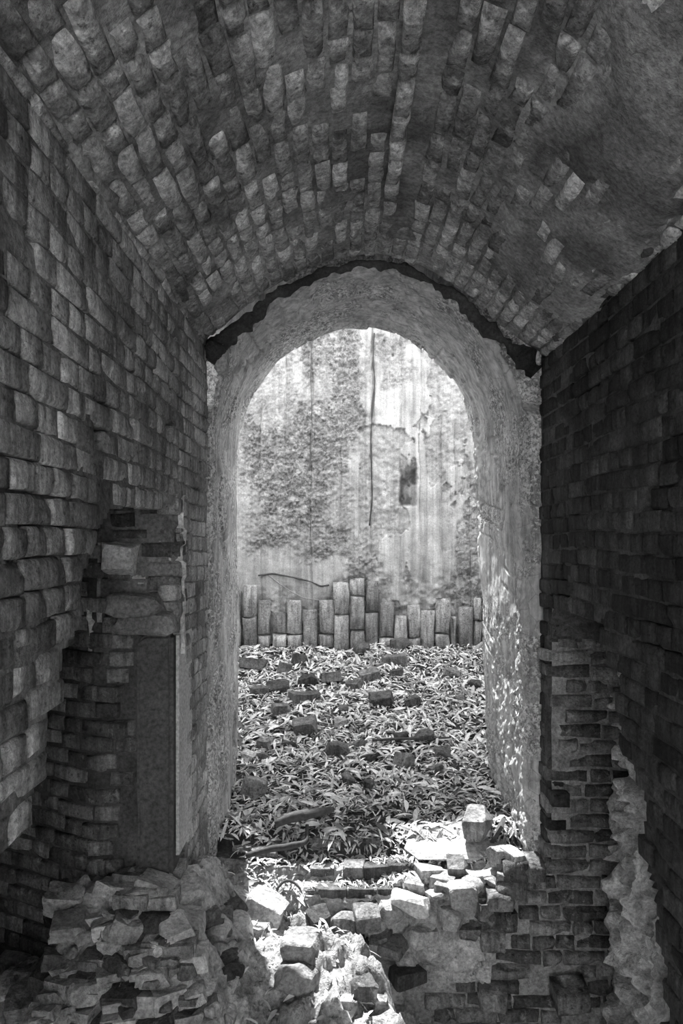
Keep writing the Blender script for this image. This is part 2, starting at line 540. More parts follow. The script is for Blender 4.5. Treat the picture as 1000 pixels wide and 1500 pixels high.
holesL = [onL(*p) for p in [(255, 616), (250, 637), (152, 637), (190, 760)]]
def wall(name, X, sgn, ztop, hole, bmat, mmat, label, seed):
    """sgn=+1: the face looks to +X (left wall)."""
    st = .018
    ys = np.arange(-1.5, YE + .001, st); zs = np.arange(-1.2, 3.5, st)
    Y, Z = np.meshgrid(ys, zs, indexing='ij')
    Xf = X - sgn * (.007 + .0035 * fbm(Y * 9, Z * 9, seed, 4, seed))
    Xf = Xf - sgn * .02 * sstep(.45, .8, fbm(Y * 4, Z * 4, seed + 5, 3, seed + 3))
    if sgn > 0:
        for a, b in holesL: Xf = Xf - .09 * (np.abs(Y - a) < .05) * (np.abs(Z - b) < .036)
    cy, cz = (Y[:-1, :-1] + st / 2), (Z[:-1, :-1] + st / 2)
    wob = fbm(cy * 14, cz * 14, 0, 3, seed) * .012
    mask = ~in_poly(cy + wob, cz + wob, hole)
    front = np.stack([Xf, Y, Z], -1)
    back = np.stack([np.full_like(Xf, X - sgn * .34), Y, Z], -1)
    if sgn > 0: v, f = shell(front, back, mask)
    else:
        v, f = shell(front, back, mask); f = f[:, ::-1]
    w = structure(add(name, mesh_from(name, v, f, mmat, False)), label, 'wall')
    bs = BrickSet(bmat, w)
    k = 0
    z = -1.15
    while z < ztop + .12:
        y = -1.5 + rng.uniform(0, .1)
        head = (k % 2 == 0)
        while y < YE - .02:
            L = (.112 if (head or rng.random() < .15) else .222) * rng.uniform(.93, 1.05)
            L = min(L, YE - y)
            if L > .05:
                yc = y + L / 2
                zc = z + .0375 + .008 * math.sin(yc * 2.1 + seed) + .006 * math.sin(yc * 5 + z * 4)
                t = in_poly(np.array([yc, yc - L * .3, yc + L * .3]), np.array([zc] * 3), hole)
                if sgn > 0 and any(abs(yc - a) < L / 2 and abs(zc - b) < .0375 for a, b in holesL): t[:] = True
                if not t[0] and t.sum() < 2 and rng.random() > .006 and zc < ztop + .1:
                    dep = rng.normal(0, .0022)
                    if rng.random() < .03: dep -= .012
                    bs.put((X + sgn * dep, yc, zc), (0, -sgn, 0), (0, 0, 1), (sgn, 0, 0), L - .006 - rng.uniform(0, .003), .075 - .0065 - rng.uniform(0, .003))
            y += L
        z += .075; k += 1
    bs.build()
    return w

wall_left = wall('wall_left', XL, 1, ZL, holeL, 'brick_left', 'mortar', 'left brick wall of the vaulted passage with a broken opening', 3)
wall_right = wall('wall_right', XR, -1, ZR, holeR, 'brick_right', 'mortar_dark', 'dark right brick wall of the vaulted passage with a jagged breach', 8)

# ------------------------------------------------------------------ vault
prof_px = [(296, 520), (306, 506), (322, 497), (346, 478), (368, 458), (392, 440), (425, 420), (458, 405), (500, 392), (545, 385), (580, 391), (606, 401), (640, 418), (672, 438), (700, 462), (726, 486), (749, 506), (772, 521), (798, 534)]
prof = np.array([[P(x, y, YE).x, P(x, y, YE).z] for x, y in prof_px])
seg = np.r_[0, np.cumsum(np.hypot(*np.diff(prof, axis=0).T))]
ARC = seg[-1]
def prof_at(s):
    return np.interp(s, seg, prof[:, 0]), np.interp(s, seg, prof[:, 1])
def prof_smooth(s):
    e = .05
    xs = zs = 0
    for o in (-e, -e / 2, 0, e / 2, e):
        a, b = prof_at(np.clip(np.asarray(s) + o, 0, ARC)); xs = xs + a; zs = zs + b
    return xs / 5, zs / 5
def prof_frame(s):
    a = prof_smooth(s - .02); b = prof_smooth(s + .02); c = prof_smooth(s)
    t = Vector((b[0] - a[0], 0, b[1] - a[1])).normalized()
    n = Vector((t.z, 0, -t.x))        # towards the passage
    if n.z > 0: n = -n
    return Vector((c[0], 0, c[1])), t, n

def plaster_cover(s, y):
    """0 bare brick .. 1 plastered, on the right haunch of the vault."""
    u = s / ARC
    a = sstep(.66, .80, u + .10 * fbm(s * 4, y * 4, 9, 4, 9)) * sstep(3.15, 2.7, y + .35 * fbm(s * 3, y * 3, 2, 3, 4))
    return a * sstep(1.02, .95, u + .05 * fbm(s * 6, y * 6, 4, 3, 5))

ns, ny = 130, 290
S = np.linspace(0, ARC, ns); YV = np.linspace(-1.5, 3.47, ny)
fr = [prof_frame(float(s)) for s in S]
front = np.zeros((ns, ny, 3)); back = np.zeros((ns, ny, 3))
for i, (c, t, n) in enumerate(fr):
    bed = .011 + .004 * fbm(np.full(ny, S[i] * 8), YV * 8, 3.3, 4, 41) - .030 * 0
    cov = plaster_cover(np.full(ny, S[i]), YV)
    smear = .016 * sstep(.45, .8, fbm(np.full(ny, S[i] * 3.5), YV * 3.5, 7.7, 4, 43))
    h = -bed + smear * .9 + cov * (.014 + .009 * fbm(np.full(ny, S[i] * 5), YV * 5, 1.1, 3, 44))
    front[i, :, 0] = c.x + n.x * h; front[i, :, 2] = c.z + n.z * h; front[i, :, 1] = YV
    back[i, :, 0] = c.x - n.x * .24; back[i, :, 2] = c.z - n.z * .24; back[i, :, 1] = YV
v, f = shell(front, back, np.ones((ns - 1, ny - 1), bool))
ceiling = structure(add('ceiling', mesh_from('ceiling', v, f, 'mortar_vault', True)), 'barrel vault of worn limewashed bricks over the passage', 'ceiling')
# unseen slab added over the vault to keep the day out
def box_verts(x0, x1, y0, y1, z0, z1):
    v = [(x, y, z) for x in (x0, x1) for y in (y0, y1) for z in (z0, z1)]
    return v, [(0, 1, 3, 2), (4, 6, 7, 5), (0, 4, 5, 1), (2, 3, 7, 6), (0, 2, 6, 4), (1, 5, 7, 3)]
v, f = box_verts(-1.1, 1.4, -1.5, 3.6, 3.3, 3.55)
add('roof_blocker', mesh_from('roof_blocker', v, f, 'dark_room'), ceiling)

vb = BrickSet('brick_vault', ceiling, sizes=((.105, .058), (.205, .058)), wear=.005)
ncourse = int(round(ARC / .0705))
pitch = ARC / ncourse
rib = None
for k in range(ncourse):
    s = (k + .5) * pitch
    c, t, n = prof_frame(s)
    if rib is None and c.x > .155: rib = k
    y = -1.5 + rng.uniform(0, .2)
    while y < 3.46:
        L = rng.choice([.112, .16, .212], p=[.35, .25, .4]) * rng.uniform(.93, 1.06)
        L = min(L, 3.47 - y)
        if L > .045:
            yc = y + L / 2
            dep = rng.normal(.001, .0035)
            if rng.random() < .06: dep -= .018
            w = .0705 - .009
            if k == rib and 1.0 < yc < 2.8: dep += .042; w -= .006
            elif (rib is not None and k == rib + 1 and yc < 3.0): dep -= .022
            if rng.random() > .012:
                vb.put(Vector((c.x, yc, c.z)) + n * dep, (0, 1, 0), -t, n, L - .007 - rng.uniform(0, .004), w + .001 - rng.uniform(0, .004), jit=.012)
        y += L
vb.build()

# mortar fillet along the left springing line
def lumpy_tube(name, pts, rad, mat, seed, nseg=10, amp=.5, parent=None, taper=None):
    pts = np.array(pts, float); n = len(pts)
    tang = np.gradient(pts, axis=0); tang /= np.linalg.norm(tang, axis=1)[:, None]
    V = []
    for i in range(n):
        t = Vector(tang[i]); a = t.orthogonal().normalized() if abs(t.z) > .9 else t.cross(Vector((0, 0, 1))).normalized()
        b = t.cross(a).normalized()
        r = rad * (taper(i / (n - 1)) if taper else 1)
        for k in range(nseg):
            th = k * 2 * math.pi / nseg
            d = a * math.cos(th) + b * math.sin(th)
            q = pts[i] + np.array(d) * r
            q = pts[i] + np.array(d) * r * (1 + amp * float(fbm(q[0] * 16, q[1] * 16, q[2] * 16, 3, seed)))
            V.append(q)
    F = [(i * nseg + k, i * nseg + (k + 1) % nseg, (i + 1) * nseg + (k + 1) % nseg, (i + 1) * nseg + k) for i in range(n - 1) for k in range(nseg)]
    F += [tuple(range(nseg))[::-1], tuple(range((n - 1) * nseg, n * nseg))]
    return mesh_from(name, V, F, mat, True)
yy = np.arange(-1.48, 3.46, .03)
add('mortar_fillet', lumpy_tube('mortar_fillet', [(XL - .008, y, ZL + .0 + .01 * math.sin(y * 9)) for y in yy], .022, 'mortar_vault', 12, 8, .9), wall_left)
add('mortar_fillet', lumpy_tube('mortar_fillet', [(XR + .012, y, ZR + .05 + .015 * math.sin(y * 7)) for y in yy], .035, 'mortar_dark', 13, 8, .9), wall_right)

# ------------------------------------------------------------------ arched end wall with its reveal
near_px = [(313, 1420), (313, 1200), (312, 900), (311, 700), (312, 620), (322, 560), (338, 515), (360, 478), (395, 446), (430, 424), (470, 407), (510, 397), (545, 393), (580, 398), (612, 410), (645, 427), (676, 449), (705, 480), (730, 514), (750, 552), (763, 600), (768, 660), (769, 800), (770, 950), (772, 1100), (770, 1250), (768, 1420)]
far_px = [(349, 1190), (349, 1050), (350, 900), (348, 760), (348, 670), (352, 625), (364, 590), (382, 560), (407, 530), (435, 510), (463, 495), (490, 484), (517, 480), (545, 483), (572, 490), (598, 501), (622, 517), (645, 538), (664, 562), (679, 590), (688, 620), (693, 680), (699, 780), (704, 880), (709, 1000), (714, 1100), (717, 1190)]
YF = 4.5
near = np.array([P(x, y, YE)[:] for x, y in near_px]); far = np.array([P(x, y, YF)[:] for x, y in far_px])
def resample(p, n):
    s = np.r_[0, np.cumsum(np.linalg.norm(np.diff(p, axis=0), axis=1))]
    q = np.linspace(0, s[-1], n)
    out = np.stack([np.interp(q, s, p[:, i]) for i in range(3)], -1)
    for _ in range(16):
        out[1:-1] = .25 * out[:-2] + .5 * out[1:-1] + .25 * out[2:]
    return out
NA, NB = 760, 110
n_, f_ = resample(near, NA), resample(far, NA)
tt = np.linspace(0, 1, NB)
G = n_[:, None] * (1 - tt)[None, :, None] + f_[:, None] * tt[None, :, None]
ctr = np.array([0.12, 0, 1.9])
inn = ctr - G; inn[..., 1] = 0
inn[:, :, 2] = np.where(G[:, :, 2] < 2.2, 0, inn[:, :, 2])
inn /= np.linalg.norm(inn, axis=-1, keepdims=True) + 1e-6
arc = np.linspace(0, 1, NA)[:, None] * 5.6 * np.ones((1, NB)); dep = tt[None, :] * .93 * np.ones((NA, 1))
h = .014 * fbm(G[..., 0] * 5, G[..., 1] * 5, G[..., 2] * 3.5, 5, 51)
# render worn off in patches, with the brick joints of the ring showing
worn = sstep(.0, .35, fbm(G[..., 0] * 2.3, G[..., 1] * 2.3, G[..., 2] * 2.3, 3, 53))
jo = np.abs(((arc / .077) % 1) - .5)
h = h - worn * .016 * sstep(.42, .48, jo)
h = h - .016 * sstep(.25, .33, fbm(G[..., 0] * 4, G[..., 1] * 4, G[..., 2] * 2.2, 5, 57))
edge = sstep(.06, .0, tt)[None, :] * np.ones((NA, 1))
h = h - edge * (.012 + .02 * np.abs(fbm(G[..., 0] * 8, 0 * G[..., 1], G[..., 2] * 8, 4, 59)))
pitz = sstep(-.25, .2, fbm(G[..., 0] * 2, G[..., 1] * 2, G[..., 2] * 1.4, 3, 63)) * sstep(2.5, 2.2, G[..., 2]) * np.where(G[..., 0] > .3, 1, .12)
h = h + pitz * .012 * fbm(G[..., 0] * 34, G[..., 1] * 34, G[..., 2] * 30, 3, 64, .6)
G = G + inn * h[..., None]
OUT0 = np.array([(-1.08, YE, -1.1)]), 
def outer(p, Y):
    """the point of the outer rectangle of the wall that goes with an opening point"""
    d = p[:, [0, 2]] - np.array([.13, 1.9]); d[:, 1] = np.where(p[:, 2] < 1.9, 0, d[:, 1])
    x0, x1, z1 = -3.0, 3.0, 3.62
    k = np.minimum(np.where(d[:, 0] < 0, (x0 - .13) / np.minimum(d[:, 0], -1e-4), (x1 - .13) / np.maximum(d[:, 0], 1e-4)),
                   np.where(d[:, 1] > 1e-4, (z1 - 1.9) / np.maximum(d[:, 1], 1e-4), 1e9))
    o = np.stack([.13 + d[:, 0] * k, np.full(len(p), Y), np.where(p[:, 2] < 1.9, p[:, 2], 1.9 + d[:, 1] * k)], -1)
    return o
gn, gf = G[:, 0], G[:, -1]
NR = 26
rr = np.linspace(0, 1, NR) ** 2.2
ringn = gn[:, None] * (1 - rr)[None, :, None] + outer(gn, YE)[:, None] * rr[None, :, None]
ringf = gf[:, None] * (1 - rr)[None, :, None] + outer(gf, YF)[:, None] * rr[None, :, None]
ringn[:, :, 1] = YE + .008 * fbm(ringn[:, :, 0] * 12, 3, ringn[:, :, 2] * 12, 4, 61) * (rr > 0)[None, :]
ringn[:, :, 1] += .28 * (sstep(.0, .002, rr)[None, :] * sstep(2.25, 2.4, ringn[:, :, 2]))
ringn[:, 0, 1] = G[:, 0, 1]
full = np.concatenate([ringn[:, ::-1], G[:, 1:-1], ringf], axis=1)
wall_arch = structure(add('wall_arch', mesh_from('wall_arch', full, grid_faces(NA, full.shape[1])[:, ::-1], 'reveal', True)), 'plastered wall pierced by the tall arched doorway', 'wall')
# top of that wall closes it
v, f = box_verts(-3.0, 3.0, YE, YF, 3.58, 3.64)
add('wall_coping', mesh_from('wall_coping', v, f, 'reveal'), wall_arch)

for (x, y, w, h, d, mt) in [(326, 528, 26, 50, 3.58, 'rubble')]:
    rr_ = np.random.default_rng(x)
    add('springer_stone', hull_mesh('springer_stone', stone_pts(w * d / 1000, .16, h * d / 1000, rr_, 18), mt, 2, .008, x), wall_arch, Matrix.Translation(P(x, y, d)))
# dark tube painting the shade in the open joint between vault and arch
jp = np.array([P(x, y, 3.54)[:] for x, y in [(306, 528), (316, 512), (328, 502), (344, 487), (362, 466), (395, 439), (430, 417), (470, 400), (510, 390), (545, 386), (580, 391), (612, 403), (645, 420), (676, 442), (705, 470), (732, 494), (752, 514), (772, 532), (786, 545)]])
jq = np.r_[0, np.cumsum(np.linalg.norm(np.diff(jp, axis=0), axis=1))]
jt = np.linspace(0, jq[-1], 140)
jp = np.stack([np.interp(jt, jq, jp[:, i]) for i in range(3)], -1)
add('joint_shade', lumpy_tube('joint_shade', jp, .020, 'dark_room', 15, 10, 1.0, taper=lambda t: 1 + 1.6 * abs(2 * t - 1) ** 3), wall_arch)
# ------------------------------------------------------------------ back wall of the roofless room
YB = 6.3
bx = np.r_[np.arange(-2.5, -1.15, .03), np.arange(-1.15, 1.45, .0075), np.arange(1.45, 2.6, .03)]
bz = np.r_[np.arange(.0, .5, .03), np.arange(.5, 3.65, .0075), np.arange(3.65, 3.95, .03)]
BX, BZ = np.meshgrid(bx, bz, indexing='ij')
bpx = 505 + BX * 1000 / YB; bpy_ = 790 - (BZ - EYE) * 1000 / YB
seams = np.array([-40, 30, 95, 160, 235, 310, 383, 418, 457, 500, 545, 587, 615, 648, 668, 690, 760, 820, 890, 960, 1030])
bi = np.searchsorted(seams, bpx + 2 * fbm(0 * BX, BZ * 2, 3, 2, 71))
off = np.array([_hash(np.array([i]), np.array([2]), np.array([3]), 5)[0] for i in range(len(seams) + 1)])[bi]
relief = (off - .5) * .022
dist = np.min(np.abs(bpx[..., None] + 2 * fbm(0 * BX, BZ * 2, 3, 2, 71)[..., None] - seams), axis=-1)
relief -= .014 * sstep(1.8, .4, dist) * sstep(-.35, .25, fbm(BX * 5, BZ * 1.3, 2, 3, 72))
edge_n = 40 * fbm(BX * 2.2, BZ * 2.2, 1, 5, 73)
rough = sstep(545, 500, bpx + edge_n) * sstep(835, 800, bpy_ + edge_n * .5) * sstep(330, 370, bpx + 0 * BX)
rough = np.maximum(rough * (.5 + .5 * sstep(-.3, .2, fbm(BX * 3, BZ * 3, 5, 4, 75))), .6 * sstep(.25, .5, fbm(BX * 2.5, BZ * 1.6, 8, 5, 77)))
relief -= rough * (.014 + .016 * fbm(BX * 20, BZ * 20, 0, 5, 79, .7))
relief += .004 * fbm(BX * 10, BZ * 6, 3, 5, 80, .65)
# spalled scabs on the right, the long vertical crack and a foot crack
scab = sstep(.16, .19, fbm(BX * 3.4, BZ * 2.0, 4.4, 6, 81, .55)) * (bpx > 525)
relief -= .022 * scab * (1 + .4 * fbm(BX * 25, BZ * 25, 1, 3, 82))
rough = np.maximum(rough, .45 * scab)
crack = .25 * np.exp(-((bpx - 544 - 3 * np.sin(bpy_ / 23)) / 2.0) ** 2) * sstep(480, 495, bpy_) * sstep(775, 765, bpy_)
relief -= .03 * crack
stain = np.clip(sstep(583, 590, bpx + 3 * fbm(BX * 9, BZ * 9, 2, 3, 83)) * sstep(614, 607, bpx) * sstep(668, 690, bpy_ + 14 * fbm(BX * 12, 0, 1, 3, 85)) * sstep(744, 738, bpy_), 0, 1)
stain = stain * (.55 + .45 * sstep(-.3, .3, fbm(BX * 9, BZ * 6, 6, 4, 87)))
relief -= .02 * stain
foot = sstep(845, 880, bpy_ + 25 * fbm(BX * 3, 0, 6, 3, 89)) * sstep(760, 690, bpx)
relief -= .03 * foot * (1 + .7 * fbm(BX * 14, BZ * 14, 0, 4, 90))
wall_back = add('wall_back', mesh_from('wall_back', np.stack([BX, YB - relief, BZ], -1), grid_faces(len(bx), len(bz)), 'back', True))
structure(wall_back, 'bright stained board-marked wall behind the arch', 'wall')
at = wall_back.data.attributes.new('rough', 'FLOAT', 'POINT'); at.data.foreach_set('value', np.clip(rough + .35 * foot, 0, 1).astype(np.float32).ravel())
at = wall_back.data.attributes.new('stain', 'FLOAT', 'POINT'); at.data.foreach_set('value', np.clip(stain * .9 + .6 * crack, 0, 1).astype(np.float32).ravel())
tx = np.linspace(-2.6, 2.6, 53)
tz = 4.25 - .45 * sstep(-.32, -.15, tx) * sstep(.72, .52, tx) + .05 * fbm(tx * 3, 0, 0, 3, 91)  # unseen wall top, raised and notched to shape the sun on sill and jamb
v = [(x, y, z) for x, zt in zip(tx, tz) for (y, z) in ((YB + .06, -.2), (YB + .06, zt), (YB + .4, zt), (YB + .4, -.2))]
f = [(i * 4 + a, i * 4 + 4 + a, i * 4 + 4 + (a + 1) % 4, i * 4 + (a + 1) % 4) for i in range(52) for a in range(4)]
me = mesh_from('wall_core', v, f, 'back')
for a_ in ('rough', 'stain'): me.attributes.new(a_, 'FLOAT', 'POINT')
add('wall_core', me, wall_back)
for nm, x0, x1, lb in (('wall_room_left', -2.65, -2.4, 'left side wall of the roofless room'), ('wall_room_right', 2.4, 2.65, 'right side wall of the roofless room')):
    v, f = box_verts(x0, x1, YF - .1, YB + .4, -.4, 2.4)
    me = mesh_from(nm, v, f, 'back')
    for a in ('rough', 'stain'): me.attributes.new(a, 'FLOAT', 'POINT')
    structure(add(nm, me), lb, 'wall')

# ------------------------------------------------------------------ row of upright bricks at the foot of the back wall
row = thing(add('upright_brick_row', None), 'row of bricks set upright along the foot of the bright back wall', 'brick row')
row.location = (0, 0, 0)
cols = [(355, 376, 857, 950, [905]), (377, 396, 879, 950, [930]), (398, 419, 897, 950, [928]), (419, 442, 879, 950, [930]), (443, 465, 893, 950, []), (467, 489, 879, 950, [929]), (488, 511, 853, 955, [900]), (512, 534, 847, 955, [874, 923]), (535, 554, 851, 955, [897]), (555, 577, 882, 950, [934]), (577, 596, 902, 955, []), (597, 616, 886, 960, [935]), (616, 637, 894, 960, []), (638, 660, 877, 955, [928]), (660, 669, 903, 955, []), (671, 694, 889, 955, []), (694, 706, 876, 955, [910]), (708, 728, 884, 960, [925]), (730, 750, 872, 960, []), (330, 353, 866, 955, [915])]
for i, (x0, x1, y0, y1, br) in enumerate(cols):
    ys = [y0] + br + [y1]
    for a, b in zip(ys[:-1], ys[1:]):
        d = YB - .07 + random.uniform(-.012, .012)
        p0, p1 = P(x0 + .7, a + .7, d), P(x1 - .7, b - .7, d)
        W, H = p1.x - p0.x, p0.z - p1.z
        me = mesh_from('brick', *set_brick(W, H, .055, 900 + i * 7 + a, .010), 'brick_sun')
        m = Matrix.Translation(((p0.x + p1.x) / 2, d, (p0.z + p1.z) / 2)) @ Matrix(((1, 0, 0, 0), (0, 0, -1, 0), (0, 1, 0, 0), (0, 0, 0, 1)))
        m = m @ Matrix.Rotation(random.gauss(0, .02), 4, 'Z')
        add('brick', me, row, m)

# ------------------------------------------------------------------ left opening: broken far side, render post, canted dark brickwork
breach_left = structure(add('wall_recess_left', None), 'broken brick recess in the left wall behind a rendered post', 'wall recess')
def face_sheet(name, A, B, z0, z1, mat, seed, amp=.02, step=.02, blocks=.05, parent=None, bulge=None):
    """rough sheet standing on the ground line A->B; positive heights go to the camera side."""
    A, B = Vector(A), Vector(B)
    L = (B - A).length; u = (B - A) / L
    n = Vector((u.y, -u.x))
    us = np.arange(0, L + step / 2, step); zs = np.arange(z0, z1 + step / 2, step)
    U, Z = np.meshgrid(us, zs, indexing='ij')
    row_ = np.floor(Z / .075 + .35 * fbm(U * 3, Z, 1, 2, seed))
    col_ = np.floor(U / .13 + .5 * (row_ % 2) + _hash(row_, row_ * 0, row_ * 0, seed))
    blk = _hash(row_, col_, row_ * 0, seed + 1)
    h = (blk - .6) * blocks + amp * fbm(U * 9, Z * 9, seed, 5, seed, .6)
    if bulge is not None: h = h + bulge(U, Z)
    X = A.x + u.x * U + n.x * h; Y = A.y + u.y * U + n.y * h
    return add(name, mesh_from(name, np.stack([X, Y, Z], -1), grid_faces(len(us), len(zs)), mat, True), parent)
# upper broken face
face_sheet('broken_core', (-1.12, 2.985), (-.705, 2.985), 1.10, 1.80, 'core', 101, .02, .012, .07, breach_left)
bl = BrickSet('brick_far', breach_left, depth=.12)
def cam_bricks(bs, A, B, z0, z1, keep, jit=.02, gap=.012, depj=.006, headp=.4):
    A, B = Vector(A), Vector(B)
    L = (B - A).length; u = (B - A) / L; n = Vector((u.y, -u.x))
    z = z0; k = 0
    while z < z1:
        x = -rng.uniform(0, .1)
        while x < L:
            w = (.112 if rng.random() < headp else .222) * rng.uniform(.92, 1.06)
            xc = x + w / 2; zc = z + .0375 + .006 * math.sin(xc * 7 + z * 3)
            p = A + u * xc
            if 0 <= xc <= L + .02 and keep(p.x, p.y, zc):
                dep = rng.normal(0, depj)
                bs.put((p.x + n.x * dep, p.y + n.y * dep, zc), (u.x, u.y, 0), (0, 0, 1), (n.x, n.y, 0), w - gap, .075 - gap - rng.uniform(0, .005), jit=jit)
            x += w
        z += .075; k += 1
cam_bricks(bl, (-1.06, 2.93), (-.86, 2.93), -.3, 1.22, lambda x, y, z: x < -.94, headp=1)
cam_bricks(bl, (-2.3, 3.55), (-1.06, 2.93), -.3, 1.9, lambda x, y, z: True, depj=.005)
for (x0, y0, x1, y1) in [(204, 734, 258, 752), (160, 752, 196, 772), (205, 795, 262, 816), (214, 845, 262, 866), (218, 866, 262, 884), (150, 905, 205, 928), (165, 776, 214, 788), (158, 826, 190, 850)]:
    a, b = P(x0, y0, 2.93), P(x1, y1, 2.93)
    bl.put(((a.x + b.x) / 2, 2.935, (a.z + b.z) / 2), (1, 0, 0), (0, 0, 1), (0, -1, 0), b.x - a.x, a.z - b.z, jit=.04)
bl.build()
face_sheet('recess_backing', (-1.08, 2.95), (-.84, 2.95), -.4, 1.25, 'mortar_dark', 104, .006, .02, .0, breach_left)
face_sheet('recess_backing', (-2.3, 3.565), (-1.06, 2.945), -.4, 1.9, 'mortar_dark', 105, .006, .025, .0, breach_left)
# the bulging lump of render above the post
def lump(name, p0, p1, thick, mat, seed, parent, rough=.02):
    r = np.random.default_rng(seed)
    c = (Vector(p0) + Vector(p1)) / 2; s = (abs(p1[0] - p0[0]), thick, abs(p0[2] - p1[2]))
    return add(name, hull_mesh(name, stone_pts(*s, r, 26), mat, 3, rough, seed), parent, Matrix.Translation(c))
for k, (x0, y0, x1, y1, sd) in enumerate([(150, 868, 238, 905, 3), (160, 895, 262, 932, 4), (148, 790, 205, 850, 6)]):
    lump('render_lump', P(x0, y0, 2.9), P(x1, y1, 2.9), .14, 'core' if k > 1 else 'mortar', sd, breach_left, .015)
# post
bm = bmesh.new()
a, b = P(203, 928, 2.94), P(255, 1255, 2.94)
v, f = box_verts(a.x, b.x, 2.905, 3.17, b.z - .15, a.z)
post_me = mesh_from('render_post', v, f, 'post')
bm.from_mesh(post_me); bmesh.ops.bevel(bm, geom=[e for e in bm.edges], offset=.016, segments=3, affect='EDGES')
bmesh.ops.subdivide_edges(bm, edges=[e for e in bm.edges if e.calc_length() > .1], cuts=12, use_grid_fill=True)
for q in bm.verts:
    q.co += q.normal * .004 * float(fbm(q.co.x * 9, q.co.y * 9, q.co.z * 5, 4, 111))
    if q.co.z > a.z - .05: q.co.z -= .03 * max(0, (a.x + .04 - q.co.x)) / .04
bm.to_mesh(post_me); bm.free()
add('render_post', post_me, breach_left)
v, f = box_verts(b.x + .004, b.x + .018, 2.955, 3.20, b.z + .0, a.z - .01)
add('lit_render_edge', mesh_from('lit_render_edge', v, f, 'post_lit'), breach_left)  # thin plate painted as the lit side of the post
# the dark side chamber beyond the opening
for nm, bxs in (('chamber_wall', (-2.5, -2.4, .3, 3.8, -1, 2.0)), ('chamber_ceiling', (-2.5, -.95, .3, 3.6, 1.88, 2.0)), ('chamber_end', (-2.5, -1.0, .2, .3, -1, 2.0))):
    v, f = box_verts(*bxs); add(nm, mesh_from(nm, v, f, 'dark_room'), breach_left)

# ------------------------------------------------------------------ right breach: brick cross-wall facing us and the rubble core
breach_right = structure(add('wall_recess_right', None), 'ragged breach in the right wall showing cross wall bricks and rubble core', 'wall recess')
br = BrickSet('brick_far', breach_right, depth=.14, sizes=((.105, .062), (.215, .062)), wear=.008)
def keep_cross(x, y, z):
    q = P(0, 0, 1)
    if z > -.03 and x < 1.05: return False
    px, py = 505 + x * 1000 / y, 790 - (z - EYE) * 1000 / y
    left = np.interp(py, [890, 1000, 1150, 1240, 1275, 1320, 1360, 1420, 1470, 1520], [800, 800, 800, 785, 775, 755, 755, 740, 640, 610])
    return px > left and z < 1.30 and rng.random() > .05
cam_bricks(br, (.2, 3.392), (1.5, 3.392), -1.05, 1.30, keep_cross, jit=.010, gap=.015, depj=.008, headp=.35)
for (x0, y0, x1, y1, d) in [(730, 1298, 772, 1320, 3.33), (716, 1314, 752, 1338, 3.31), (706, 1372, 742, 1400, 3.30), (700, 1345, 760, 1372, 3.35), (712, 1340, 745, 1360, 3.33), (818, 1460, 868, 1492, 3.25), (705, 1465, 745, 1490, 3.32), (738, 1268, 775, 1296, 3.36), (690, 1352, 716, 1374, 3.34), (765, 1272, 800, 1296, 3.37)]:
    a, b = P(x0, y0, d), P(x1, y1, d)
    br.put(((a.x + b.x) / 2, d, (a.z + b.z) / 2), (1, 0, 0), (0, 0, 1), (0, -1, 0), b.x - a.x, a.z - b.z, jit=.05)
br.build()
def cross_mask(U, Z): return 0 * U
face_sheet('mortar_bed', (.30, 3.440), (.76, 3.430), -1.1, -.24, 'cross_mortar', 123, .007, .016, .006, breach_right)
face_sheet('mortar_bed', (.76, 3.430), (1.5, 3.415), -1.1, -.02, 'cross_mortar', 121, .007, .016, .006, breach_right)
face_sheet('mortar_bed', (1.035, 3.420), (1.5, 3.420), -.02, 1.32, 'cross_mortar', 122, .007, .016, .006, breach_right)
def core_bulge(U, Z):
    # U runs from the far end (0) to the near end
    return .02 + .10 * sstep(.55, .0, Z) * sstep(.0, .5, U) + .17 * sstep(.75, 1.25, U) - .03 * sstep(.8, 1.3, Z)
face_sheet('rubble_core', (1.37, 3.46), (1.36, 2.0), -1.1, 1.42, 'core', 131, .045, .013, .11, breach_right, core_bulge)
v, f = box_verts(1.42, 1.6, -1.5, 3.6, -1.2, 3.5); add('wall_core', mesh_from('wall_core', v, f, 'mortar_dark'), breach_right)
v, f = box_verts(1.3, 1.6, 2.0, 3.6, 1.36, 1.5); add('recess_head', mesh_from('recess_head', v, f, 'mortar_dark'), breach_right)

# ------------------------------------------------------------------ masonry and stones bedded in the broken ground
def stone_obj(name, parent, px, py, w, h, mat, d=None, depth=None, seed=None, kind='stone', yaw=None, sub=1, rough=.008, sink=.25, tilt=.25):
    """a stone w x h pixels in size where it stands; its depth follows its own proportions."""
    r = np.random.default_rng(seed if seed is not None else int(px * 31 + py * 7))
    p = on_ground(px, py + h * .35) if d is None else P(px, py + h * .3, d)
    sc = p.y / 1000
    W, H = w * sc, h * sc
    D = depth or W * r.uniform(.6, .9)
    Hh = max(H * .85, .02)
    if kind == 'stone': pts = stone_pts(W * 1.08, D, Hh * 1.15, r, 18)
    else: pts = brick_pts(W, D, Hh, r, .10 * min(W, Hh), .0 if kind == 'brick' else .3)
    me = hull_mesh(name, pts, mat, sub, rough * min(1, W / .1) * 1.6, int(px + py))
    z = yaw if yaw is not None else r.uniform(-.5, .5)
    m = Matrix.Translation((p.x, p.y, p.z + Hh * (.5 - sink))) @ Euler((r.normal(0, tilt * .5), r.normal(0, tilt * .5), z)).to_matrix().to_4x4()
    return add(name, me, parent, m)

r0 = np.random.default_rng(99)
